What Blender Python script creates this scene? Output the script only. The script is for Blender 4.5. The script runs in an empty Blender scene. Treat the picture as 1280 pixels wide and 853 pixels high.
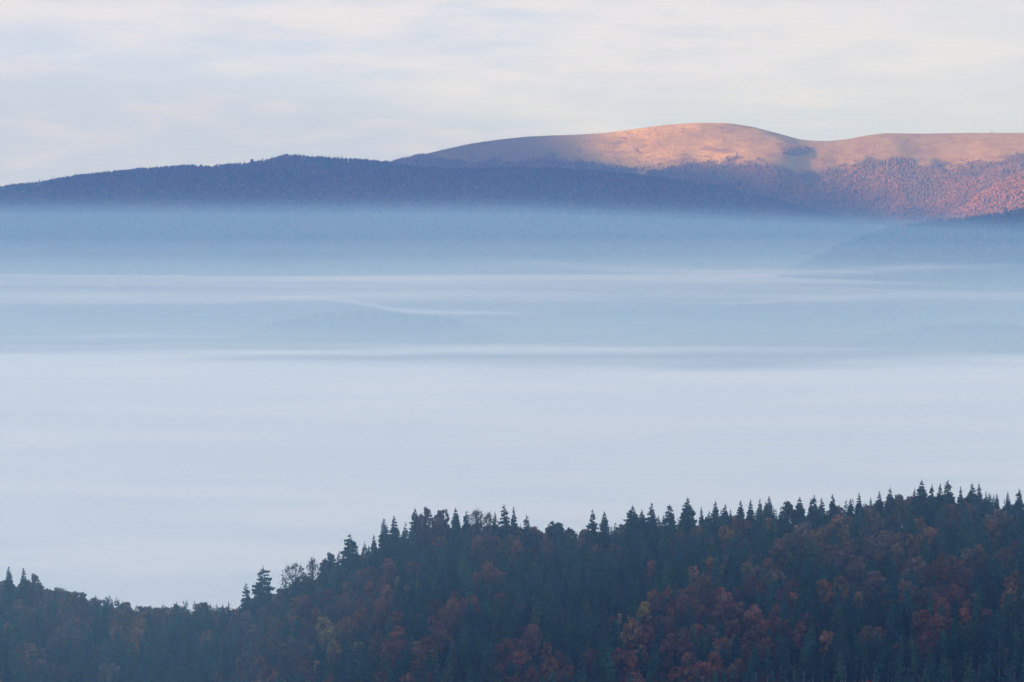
import bpy, math, random
import numpy as np
from mathutils import Vector, Matrix

random.seed(7)
RNG = np.random.default_rng(11)
C = bpy.context.scene
COL = C.collection
R = math.radians
DEBUG = False

# ------------------------------------------------------------------ camera
H = 340.0                      # height of the view point above the valley floor
HFOV = R(24.0)
F = 640.0 / math.tan(HFOV / 2)     # focal length in photo pixels (1280 wide)
HORIZON = 262.0
PITCH = math.atan((426.5 - HORIZON) / F)
CP, SP = math.cos(PITCH), math.sin(PITCH)

cd = bpy.data.cameras.new('camera')
cam = bpy.data.objects.new('camera', cd)
COL.objects.link(cam)
cam.location = (0, 0, H)
cam.rotation_euler = (math.pi / 2 - PITCH, 0, 0)
cd.sensor_width = 36.0
cd.lens = 18.0 / math.tan(HFOV / 2)
cd.clip_start = 1.0
cd.clip_end = 90000.0
C.camera = cam


def at(px, py, Y):
    """world point seen at a photo pixel, at depth Y"""
    u = (px - 640.0) / F
    v = -(py - 426.5) / F
    t = Y / (CP + v * SP)
    return np.array([u * t, Y, H + (-SP + v * CP) * t])


def proj(x, y, z):
    zz = z - H
    d = y * CP - zz * SP
    v = (y * SP + zz * CP) / d
    return 640.0 + F * x / d, 426.5 - F * v


# ------------------------------------------------------------------ noise (numpy value noise)
def _hash(ix, iy, seed):
    n = (ix.astype(np.int64) * 374761393 + iy.astype(np.int64) * 668265263 + seed * 974634777) & 0xFFFFFFFF
    n = ((n ^ (n >> 13)) * 1274126177) & 0xFFFFFFFF
    n = n ^ (n >> 16)
    return (n & 0xFFFFFF) / float(0xFFFFFF)


def vnoise(x, y, seed=0):
    x = np.asarray(x, float); y = np.asarray(y, float)
    ix = np.floor(x); iy = np.floor(y)
    fx = x - ix; fy = y - iy
    fx = fx * fx * (3 - 2 * fx); fy = fy * fy * (3 - 2 * fy)
    a = _hash(ix, iy, seed); b = _hash(ix + 1, iy, seed)
    c = _hash(ix, iy + 1, seed); d = _hash(ix + 1, iy + 1, seed)
    return (a * (1 - fx) + b * fx) * (1 - fy) + (c * (1 - fx) + d * fx) * fy


def fbm(x, y, seed=0, octs=4):
    s = 0; a = 0.5; t = 0
    for o in range(octs):
        s = s + a * vnoise(np.asarray(x) * 2 ** o, np.asarray(y) * 2 ** o, seed + o * 17)
        t += a; a *= 0.5
    return s / t * 2 - 1


def sstep(a, b, x):
    t = np.clip((np.asarray(x, float) - a) / (b - a), 0, 1)
    return t * t * (3 - 2 * t)


def curve(pts):
    xs = [p[0] for p in pts]
    cols = [np.array([p[k] for p in pts], float) for k in range(1, len(pts[0]))]
    return lambda x: [np.interp(x, xs, c) for c in cols] if len(cols) > 1 else np.interp(x, xs, cols[0])


# ------------------------------------------------------------------ mesh helpers
def make_mesh(name, V, T, mats=(), smooth=False, floats=None, colors=None, matidx=None):
    """triangles or quads (T is an n x 3 or n x 4 array)"""
    me = bpy.data.meshes.new(name)
    V = np.asarray(V, np.float32); T = np.asarray(T, np.int32)
    k = T.shape[1]
    me.vertices.add(len(V)); me.vertices.foreach_set('co', V.ravel())
    me.loops.add(T.size); me.loops.foreach_set('vertex_index', T.ravel())
    me.polygons.add(len(T))
    me.polygons.foreach_set('loop_start', np.arange(0, T.size, k, dtype=np.int32))
    me.polygons.foreach_set('use_smooth', np.full(len(T), smooth))
    for m in mats:
        me.materials.append(m)
    if matidx is not None:
        me.polygons.foreach_set('material_index', np.asarray(matidx, np.int32))
    for nme, a in (floats or {}).items():
        at_ = me.attributes.new(nme, 'FLOAT', 'POINT')
        at_.data.foreach_set('value', np.asarray(a, np.float32).ravel())
    for nme, a in (colors or {}).items():
        at_ = me.attributes.new(nme, 'FLOAT_COLOR', 'POINT')
        a = np.asarray(a, np.float32)
        if a.shape[1] == 3:
            a = np.concatenate([a, np.ones((len(a), 1), np.float32)], 1)
        at_.data.foreach_set('color', a.ravel())
    me.update(calc_edges=True)
    me.validate()
    return me


def link(name, me, parent=None, kind=None):
    o = bpy.data.objects.new(name, me)
    COL.objects.link(o)
    if parent: o.parent = parent
    if kind: o['kind'] = kind
    return o


def grid(nx, ny):
    i = np.arange(nx - 1)[None, :]; j = np.arange(ny - 1)[:, None]
    a = (j * nx + i).ravel()
    return np.stack([a, a + 1, a + nx + 1, a + nx], 1)


# ------------------------------------------------------------------ material helpers
def mat(name):
    m = bpy.data.materials.new(name)
    m.use_nodes = True
    m.node_tree.nodes.clear()
    return m, m.node_tree.nodes, m.node_tree.links


def node(N, typ, **kw):
    n = N.new(typ)
    for k, v in kw.items():
        if k in n.inputs.keys() if hasattr(n.inputs, 'keys') else False:
            n.inputs[k].default_value = v
        else:
            setattr(n, k, v)
    return n


def mixc(N, L, fac, a, b, blend='MIX'):
    m = N.new('ShaderNodeMix'); m.data_type = 'RGBA'; m.blend_type = blend
    for s, v in ((0, fac), (6, a), (7, b)):
        if hasattr(v, 'node'): L.new(v, m.inputs[s])
        elif s == 0: m.inputs[0].default_value = v
        else: m.inputs[s].default_value = (*v, 1)
    return m.outputs[2]


def math_(N, L, op, a, b=None, clamp=False):
    m = N.new('ShaderNodeMath'); m.operation = op; m.use_clamp = clamp
    for s, v in ((0, a), (1, b)):
        if v is None: continue
        if hasattr(v, 'node'): L.new(v, m.inputs[s])
        else: m.inputs[s].default_value = v
    return m.outputs[0]


def noise(N, L, vec, scale, detail=3, rough=0.55):
    n = N.new('ShaderNodeTexNoise')
    n.inputs['Scale'].default_value = scale; n.inputs['Detail'].default_value = detail
    n.inputs['Roughness'].default_value = rough
    if vec is not None: L.new(vec, n.inputs['Vector'])
    return n.outputs['Fac']


def ramp(N, L, fac, a, b):
    m = N.new('ShaderNodeMapRange'); m.interpolation_type = 'SMOOTHSTEP'
    m.inputs['From Min'].default_value = a; m.inputs['From Max'].default_value = b
    L.new(fac, m.inputs['Value'])
    return m.outputs['Result']


def surface(N, L, col, rough=1.0, bump=None, transl=None):
    d = N.new('ShaderNodeBsdfDiffuse'); d.inputs['Roughness'].default_value = rough
    L.new(col, d.inputs['Color'])
    if bump is not None: L.new(bump, d.inputs['Normal'])
    out = d.outputs[0]
    if transl:
        t = N.new('ShaderNodeBsdfTranslucent'); L.new(col, t.inputs['Color'])
        mx = N.new('ShaderNodeMixShader'); mx.inputs[0].default_value = transl
        L.new(out, mx.inputs[1]); L.new(t.outputs[0], mx.inputs[2]); out = mx.outputs[0]
    o = N.new('ShaderNodeOutputMaterial'); L.new(out, o.inputs['Surface'])
    return o


def leaf_material(name, from_object):
    """foliage: its hue from the object's own colour (single trees) or a stored tint (the wood), with light and dark clumps"""
    m, N, L = mat(name)
    if from_object:
        c = N.new('ShaderNodeObjectInfo').outputs['Color']
        a = N.new('ShaderNodeAttribute'); a.attribute_name = 'tone'
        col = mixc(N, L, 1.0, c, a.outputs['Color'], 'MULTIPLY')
    else:
        a = N.new('ShaderNodeAttribute'); a.attribute_name = 'tint'
        col = a.outputs['Color']
    geo = N.new('ShaderNodeNewGeometry')
    nz = noise(N, L, geo.outputs['Position'], 0.9, 3, 0.7)
    f = N.new('ShaderNodeMapRange'); L.new(nz, f.inputs['Value'])
    f.inputs['From Min'].default_value = 0.3; f.inputs['From Max'].default_value = 0.7
    f.inputs['To Min'].default_value = 0.6; f.inputs['To Max'].default_value = 1.4
    cc = N.new('ShaderNodeCombineColor')
    for k in range(3): L.new(f.outputs[0], cc.inputs[k])
    col = mixc(N, L, 1.0, col, cc.outputs[0], 'MULTIPLY')
    surface(N, L, col, transl=0.15)
    return m


LEAF_OBJ = leaf_material('leaf_single', True)
LEAF_ATT = leaf_material('leaf_wood', False)


def bark_material(name, c0, c1):
    m, N, L = mat(name)
    geo = N.new('ShaderNodeNewGeometry')
    nz = noise(N, L, geo.outputs['Position'], 2.0, 3)
    surface(N, L, mixc(N, L, ramp(N, L, nz, 0.3, 0.7), c0, c1))
    return m


BARK = bark_material('bark', (0.035, 0.028, 0.024), (0.075, 0.062, 0.055))
PALE_BARK = bark_material('pale_bark', (0.09, 0.08, 0.076), (0.24, 0.215, 0.20))

# ------------------------------------------------------------------ the near hill
hill_line = curve([(-260, 775), (0, 768), (45, 772), (90, 780), (150, 795), (200, 798), (250, 797), (290, 802), (330, 787),
                   (370, 767), (400, 757), (430, 740), (470, 725), (500, 708), (540, 695), (600, 695), (660, 702), (700, 708),
                   (740, 700), (800, 693), (860, 688), (930, 684), (1000, 680), (1060, 677), (1100, 673), (1150, 664),
                   (1200, 665), (1280, 670), (1540, 700)])
crowd_line = curve([(-260, 735), (0, 722), (45, 722), (80, 730), (110, 737), (150, 745), (200, 748), (250, 745), (290, 759),
                    (330, 738), (360, 715), (395, 703), (425, 688), (470, 674), (500, 662), (530, 649), (600, 647), (640, 650),
                    (665, 662), (700, 663), (730, 666), (800, 654), (860, 648), (930, 644), (1000, 638), (1060, 632), (1100, 627),
                    (1150, 617), (1200, 620), (1280, 624), (1540, 650)])


def crest_depth(px):
    return 1330.0 - 0.085 * px + 14 * np.sin(px / 170.0)


_cx, _cd, _cz = [], [], []
for px in np.arange(-260, 1541, 10.0):
    Y = float(crest_depth(px)); p = at(px, float(hill_line(px)), Y)
    _cx.append(p[0]); _cd.append(Y); _cz.append(p[2])
_cx, _cd, _cz = map(np.array, (_cx, _cd, _cz))


def hill_z(x, y):
    x = np.asarray(x, float); y = np.asarray(y, float)
    d = np.interp(x, _cx, _cd); zc = np.interp(x, _cx, _cz)
    r = d - y                                            # > 0 on the side that faces us
    front = 0.43 * (np.sqrt(r * r + 144) - 12)
    back = 0.34 * (np.sqrt(r * r + 900) - 30)
    z = zc - np.where(r > 0, front, back)
    z = z + fbm(x / 60, y / 60, 5, 3) * 4.0 * sstep(0, 40, np.abs(r)) + fbm(x / 17, y / 17, 8, 2) * 0.6
    edge = sstep(330, 700, np.abs(x))
    z = z * (1 - edge) + (z - 120) * edge
    return np.maximum(z, -6.0)


gx = np.linspace(-760, 760, 260); gy = np.linspace(560, 2100, 260)
X, Y_ = np.meshgrid(gx, gy)
V = np.stack([X.ravel(), Y_.ravel(), hill_z(X, Y_).ravel()], 1)
m, N, L = mat('forest_floor')
geo = N.new('ShaderNodeNewGeometry')
nz = noise(N, L, geo.outputs['Position'], 0.12, 4)
surface(N, L, mixc(N, L, ramp(N, L, nz, 0.35, 0.65), (0.022, 0.022, 0.016), (0.07, 0.042, 0.026)))
FLOOR = m
hill = link('hill', make_mesh('hill', V, grid(260, 260), [FLOOR], True), kind='structure')

# ------------------------------------------------------------------ tree shapes


def tube(P, rad, n=6):
    """tapered tube along points"""
    P = [np.array(p, float) for p in P]
    V, T = [], []
    for k, p in enumerate(P):
        d = P[min(k + 1, len(P) - 1)] - P[max(k - 1, 0)]
        d = d / np.linalg.norm(d)
        a = np.cross(d, [0.31, 0.95, 0.05]); a /= np.linalg.norm(a); b = np.cross(d, a)
        for i in range(n):
            w = 2 * math.pi * i / n
            V.append(p + rad[k] * (a * math.cos(w) + b * math.sin(w)))
    for k in range(len(P) - 1):
        for i in range(n):
            j = (i + 1) % n
            q = (k * n + i, k * n + j, (k + 1) * n + j, (k + 1) * n + i)
            T += [(q[0], q[1], q[2]), (q[0], q[2], q[3])]
    return np.array(V), np.array(T, int)


def joined(parts):
    V, T, o = [], [], 0
    for v, t in parts:
        V.append(v); T.append(t + o); o += len(v)
    return np.concatenate(V), np.concatenate(T)


def spruce_shape(rng, h=22.0, Rad=4.0, bare=0.06, whorls=30, per=9, sprays=3, ragged=0.0, power=0.7):
    V, T, tone = [], [], []
    gap = h * (1 - bare) / whorls
    for w in range(whorls):
        t = w / (whorls - 1)
        z0 = h * (bare + (1 - bare) * t * 0.985)
        base = Rad * max(0.0, 1 - t) ** power + 0.18
        if t < 0.12: base *= 0.8
        base *= rng.uniform(0.9 - ragged * 0.2, 1.06)
        n = max(4, int(per * (1 - 0.35 * t)))
        off = rng.uniform(0, 6.28)
        for b in range(n):
            if rng.random() < 0.05 + ragged * 0.12: continue
            a = off + 2 * math.pi * b / n + rng.normal(0, 0.2)
            Lb = base * rng.uniform(0.74 - ragged * 0.3, 1.1)
            z = z0 + rng.normal(0, (0.4 + 1.0 * ragged) * gap)
            dx, dy = math.cos(a), math.sin(a)
            dr = (-0.52 + 0.5 * t) * Lb
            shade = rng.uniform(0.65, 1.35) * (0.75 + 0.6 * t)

            def pt(s):
                return np.array([dx * Lb * s, dy * Lb * s, z + dr * s ** 1.3 + 0.14 * Lb * max(0, s - 0.75) * 2])
            side = np.array([-dy, dx, 0.0])
            for k in range(sprays):
                s = 0.10 + 0.80 * k / sprays
                wd = (0.46 * (1 - 0.55 * s) * Lb + 0.14) * rng.uniform(0.75, 1.2)
                p, q = pt(s), pt(min(1.02, s + 1.3 / sprays))
                for sg in (-1, 1):
                    tip = pt(min(1.05, s + 0.55 / sprays)) + side * sg * wd + np.array([0, 0, -0.35 * wd - rng.uniform(0.05, 0.2) * Lb - 0.1])
                    i = len(V); V += [p, q, tip]; T.append((i, i + 1, i + 2))
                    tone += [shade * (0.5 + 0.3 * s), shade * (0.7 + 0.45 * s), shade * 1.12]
                dz = min(1.15, 0.30 * Lb + 0.30) * rng.uniform(0.7, 1.25)       # hanging twigs
                i = len(V)
                V += [p, q, (p + q) / 2 + side * rng.uniform(-.3, .3) * wd + np.array([0, 0, -dz])]
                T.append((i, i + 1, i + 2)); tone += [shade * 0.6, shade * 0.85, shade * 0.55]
    for a in (0, 1.05, 2.1):                            # the leader
        i = len(V); c, s = math.cos(a) * 0.22, math.sin(a) * 0.22
        V += [np.array([c, s, h * 0.945]), np.array([-c, -s, h * 0.945]), np.array([0, 0, h * 1.012])]
        T.append((i, i + 1, i + 2)); tone += [1, 1, 1]
    crown = (np.array(V), np.array(T, int), np.array(tone))
    r0 = 0.011 * h
    trunk = tube([(0, 0, -1.0), (0.02, 0, h * .3), (-0.03, 0.03, h * .65), (0, 0, h * .98)], [r0 * 1.15, r0, r0 * .6, r0 * .12])
    return crown, trunk


def beech_shape(rng, h=17.0, Rad=4.6, clumps=46, leaves=38, leaf=0.62, low=0.25, sparse=False, spread=1.0):
    V, T, tone = [], [], []
    cz, rz = h * (low + 1) / 2, h * (1 - low) / 2
    lobes = [(rng.uniform(0, 6.28), rng.uniform(0.8, 1.14)) for _ in range(5)]
    centers = []
    for k in range(clumps):
        u = rng.uniform(-0.75, 1.0); a = rng.uniform(0, 6.28)
        rr = math.sqrt(max(0.02, 1 - u * u)) if u > 0 else (1 - 0.4 * u * u)
        lob = 1.0
        for (la, lv) in lobes:
            lob *= 1 + (lv - 1) * max(0, math.cos(a - la)) ** 3
        q = rng.uniform(0.3, 1.0) ** 0.5
        c = np.array([math.cos(a) * Rad * rr * q * lob, math.sin(a) * Rad * rr * q * lob, cz + u * rz * (0.72 + 0.28 * q) * rng.uniform(0.86, 1.02)])
        centers.append(c)
        cr = Rad * rng.uniform(0.18, 0.29)
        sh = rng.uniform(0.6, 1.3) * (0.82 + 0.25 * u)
        n = leaves if not sparse else max(4, leaves // 4)
        D = rng.normal(0, 1, (n, 3)); D /= np.linalg.norm(D, axis=1)[:, None]
        P = c + D * (cr * rng.uniform(0.35, 1.05, (n, 1))) * np.array([1.05, 1.05, 0.85])
        for p, d in zip(P, D):
            a1 = rng.normal(0, 1, 3); nn = d + rng.normal(0, 0.7, 3) + np.array([0, 0, 0.35]); nn /= np.linalg.norm(nn)
            a1 -= nn * a1.dot(nn); a1 /= np.linalg.norm(a1); b1 = np.cross(nn, a1)
            s1 = leaf * rng.uniform(0.55, 1.15); s2 = s1 * rng.uniform(0.55, 0.9)
            i = len(V)
            V += [p - a1 * s1, p + b1 * s2, p + a1 * s1, p - b1 * s2]
            T += [(i, i + 1, i + 2), (i, i + 2, i + 3)]
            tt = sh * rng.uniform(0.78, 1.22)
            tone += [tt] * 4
    crown = (np.array(V), np.array(T, int), np.array(tone))
    r0 = 0.016 * h
    bits = [tube([(0, 0, -1.0), (0.1, 0, h * .25), (-0.1, 0.15, h * .5), (0, 0, h * .86)], [r0 * 1.25, r0, r0 * .65, r0 * .15])]
    lim = sorted(range(len(centers)), key=lambda k: -np.linalg.norm(centers[k] - np.array([0, 0, cz])))[:(22 if sparse else 9)]
    for k in lim:
        c = centers[k]
        z0 = h * rng.uniform(0.25, 0.55); z0 = min(z0, c[2] - 0.5)
        mid = np.array([c[0] * 0.45, c[1] * 0.45, z0 + (c[2] - z0) * 0.62])
        bits.append(tube([(0, 0, z0), mid, c], [r0 * .42, r0 * .27, 0.035], 4))
        if sparse:
            for j in range(3):
                e = c + rng.normal(0, 1.0, 3) + np.array([0, 0, 0.7])
                bits.append(tube([mid + (c - mid) * rng.uniform(0.2, .9), e], [r0 * .14, 0.03], 3))
    return crown, joined(bits)


PROTO = {}   # kind -> list of (crown mesh, trunk mesh, height, radius)


def proto(kind, crown, trunk, h, rad, bark=None):
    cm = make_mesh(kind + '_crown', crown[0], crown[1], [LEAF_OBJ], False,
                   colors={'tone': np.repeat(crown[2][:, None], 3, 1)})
    tm = make_mesh(kind + '_trunk', trunk[0], trunk[1], [bark or BARK], True)
    PROTO.setdefault(kind, []).append((cm, tm, h, rad))


for k in range(7):
    h = 22.0; rad = (4.8, 5.3, 5.8, 4.4, 5.1, 6.0, 4.6)[k]
    proto('spruce', *spruce_shape(RNG, h, rad, (0.05, 0.08, 0.04, 0.1, 0.06, 0.04, 0.08)[k], 33 + k % 3, 10, 3, 0.06 + 0.12 * (k % 3), (0.76, 0.8, 0.74, 0.84, 0.78, 0.68, 0.8)[k]), h, rad)
for k in range(3):
    proto('ragged', *spruce_shape(RNG, 22.0, 5.2, 0.08, 30, 10, 3, 0.5, (0.55, 0.48, 0.6)[k]), 22.0, 5.2)
for k in range(4):
    proto('stemmed', *spruce_shape(RNG, 27.0, 3.2, 0.46 + 0.04 * k, 18, 8, 3, 0.45, 0.6), 27.0, 3.2, PALE_BARK)
for k in range(7):
    rad = (4.4, 4.9, 4.0, 5.2, 4.5, 3.8, 4.7)[k]
    proto('beech', *beech_shape(RNG, 17.0, rad, 74 + 3 * k, 30, 0.55, (0.10, 0.14, 0.08, 0.16, 0.12, 0.08, 0.1)[k]), 17.0, rad)
for k in range(3):
    proto('sparse', *beech_shape(RNG, 17.0, 4.9, 84, 44, 0.36, 0.18, True), 17.0, 4.9)
for k in range(3):
    proto('slim', *beech_shape(RNG, 17.0, 2.6, 46, 28, 0.46, 0.1), 17.0, 2.6)
# lighter shapes for the mass of the wood
LOW = {'spruce': [], 'beech': []}
for k in range(6):
    LOW['spruce'].append(spruce_shape(RNG, 22.0, 4.6 + 0.25 * k, 0.06, 22, 8, 2, 0.15, 0.72 + 0.02 * k)[0])
    LOW['beech'].append(beech_shape(RNG, 17.0, 4.0 + 0.22 * k, 56, 12, 0.85, 0.1)[0])

# ------------------------------------------------------------------ which tree grows where on the near hill
# (px, py, radius px, weight) patches of autumn broadleaf wood, in the terms of the photograph; turned into ground points below
RUST = [(40, 738, 55, 'br'), (100, 752, 45, 'br'), (90, 775, 36, 'rd'), (75, 800, 30, 'br'), (45, 835, 40, 'br'), (130, 850, 30, 'gr'), (200, 752, 60, 'br'), (245, 757, 34, 'br'),
        (160, 790, 22, 'or'), (300, 770, 40, 'br'), (330, 752, 40, 'br'), (375, 720, 45, 'br'), (400, 712, 30, 'br'), (340, 800, 60, 'br'),
        (385, 775, 45, 'rd'), (355, 778, 20, 'yl'), (320, 835, 50, 'br'), (400, 800, 40, 'yl'), (345, 838, 30, 'rd'), (420, 740, 18, 'br'), (390, 835, 40, 'rd'), (430, 790, 25, 'rd'),
        (480, 728, 28, 'rd'), (440, 770, 30, 'rd'), (470, 775, 28, 'rd'), (460, 757, 22, 'rd'), (540, 655, 22, 'rd'), (550, 645, 16, 'rd'), (540, 680, 24, 'rd'), (600, 680, 32, 'rd'), (640, 680, 32, 'rd'),
        (605, 705, 26, 'rd'), (598, 728, 24, 'rd'), (585, 752, 26, 'rd'), (565, 772, 24, 'rd'), (530, 762, 14, 'rd'), (625, 755, 10, 'rd'),
        (660, 672, 22, 'rd'), (690, 675, 20, 'rd'), (660, 815, 34, 'rd'), (680, 840, 34, 'rd'), (640, 812, 20, 'rd'), (540, 820, 26, 'rd'), (550, 800, 14, 'rd'), (485, 820, 20, 'rd'), (520, 850, 20, 'rd'),
        (755, 778, 20, 'or'), (835, 765, 30, 'rd'), (800, 812, 20, 'or'), (820, 790, 22, 'rd'), (850, 800, 26, 'rd'), (790, 840, 26, 'rd'), (850, 840, 28, 'rd'), (735, 830, 16, 'rd'),
        (925, 667, 22, 'rd'), (910, 675, 14, 'or'), (990, 695, 26, 'br'), (975, 710, 22, 'or'), (1005, 670, 22, 'br'), (960, 725, 28, 'br'), (950, 740, 20, 'rd'), (880, 730, 20, 'or'),
        (1040, 665, 24, 'or'), (1035, 690, 26, 'or'), (1060, 700, 30, 'br'), (1090, 690, 34, 'br'), (1120, 680, 34, 'br'), (1150, 672, 30, 'or'), (1100, 655, 24, 'br'), (1130, 645, 24, 'br'), (1190, 640, 36, 'br'),
        (1050, 740, 20, 'or'), (1090, 745, 26, 'br'), (1140, 715, 22, 'br'), (1145, 745, 30, 'br'), (1195, 730, 32, 'rd'), (1190, 760, 34, 'rd'), (1220, 715, 20, 'br'),
        (1260, 742, 20, 'or'), (1125, 755, 12, 'rd'), (1150, 790, 26, 'rd'), (1240, 660, 20, 'br'), (1265, 690, 22, 'br'),
        (910, 775, 36, 'rd'), (950, 780, 36, 'rd'), (930, 805, 34, 'rd'), (890, 790, 28, 'br'), (940, 830, 26, 'rd'), (900, 840, 24, 'rd'), (975, 760, 20, 'rd'), (1000, 790, 10, 'rd'), (1015, 795, 16, 'br'), (1095, 800, 20, 'br'), (870, 760, 24, 'rd'), (1085, 850, 8, 'or')]
HUES = {'rd': [(0.15, 0.07, 0.05), (0.13, 0.07, 0.054), (0.17, 0.085, 0.05), (0.115, 0.06, 0.05), (0.185, 0.082, 0.045)],
        'br': [(0.135, 0.09, 0.066), (0.115, 0.082, 0.066), (0.155, 0.098, 0.06), (0.10, 0.076, 0.062)],
        'or': [(0.21, 0.12, 0.05), (0.185, 0.102, 0.054), (0.235, 0.14, 0.056)],
        'yl': [(0.27, 0.2, 0.07), (0.18, 0.14, 0.065), (0.13, 0.09, 0.06), (0.30, 0.225, 0.08)],
        'gr': [(0.1, 0.105, 0.058), (0.08, 0.088, 0.052)]}
GREENS = [(0.022, 0.058, 0.046), (0.028, 0.066, 0.045), (0.018, 0.046, 0.042), (0.034, 0.07, 0.05), (0.024, 0.057, 0.055)]
GREEN_LIGHT = [(0.045, 0.066, 0.04), (0.04, 0.058, 0.042)]


def vary(c, rng, s=0.24):
    k = 1.15 + rng.normal(0, s)
    return tuple(max(0.008, v * k * (1 + rng.normal(0, 0.06))) for v in c)


TREES = []   # dict(kind, x, y, z, h, rad, hue, rot, label, group, px, py)


def add_tree(kind, x, y, h, hue, wid=1.0, label=None, group=None, z=None, spec=False):
    if z is None: z = float(hill_z(x, y)) - 0.3
    px, py = proj(x, y, z + h * 0.6)
    TREES.append(dict(kind=kind, x=x, y=y, z=z, h=h, wid=wid, hue=hue, rot=random.uniform(0, 6.28), label=label, group=group, px=px, py=py, spec=spec, hc=None))


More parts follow.
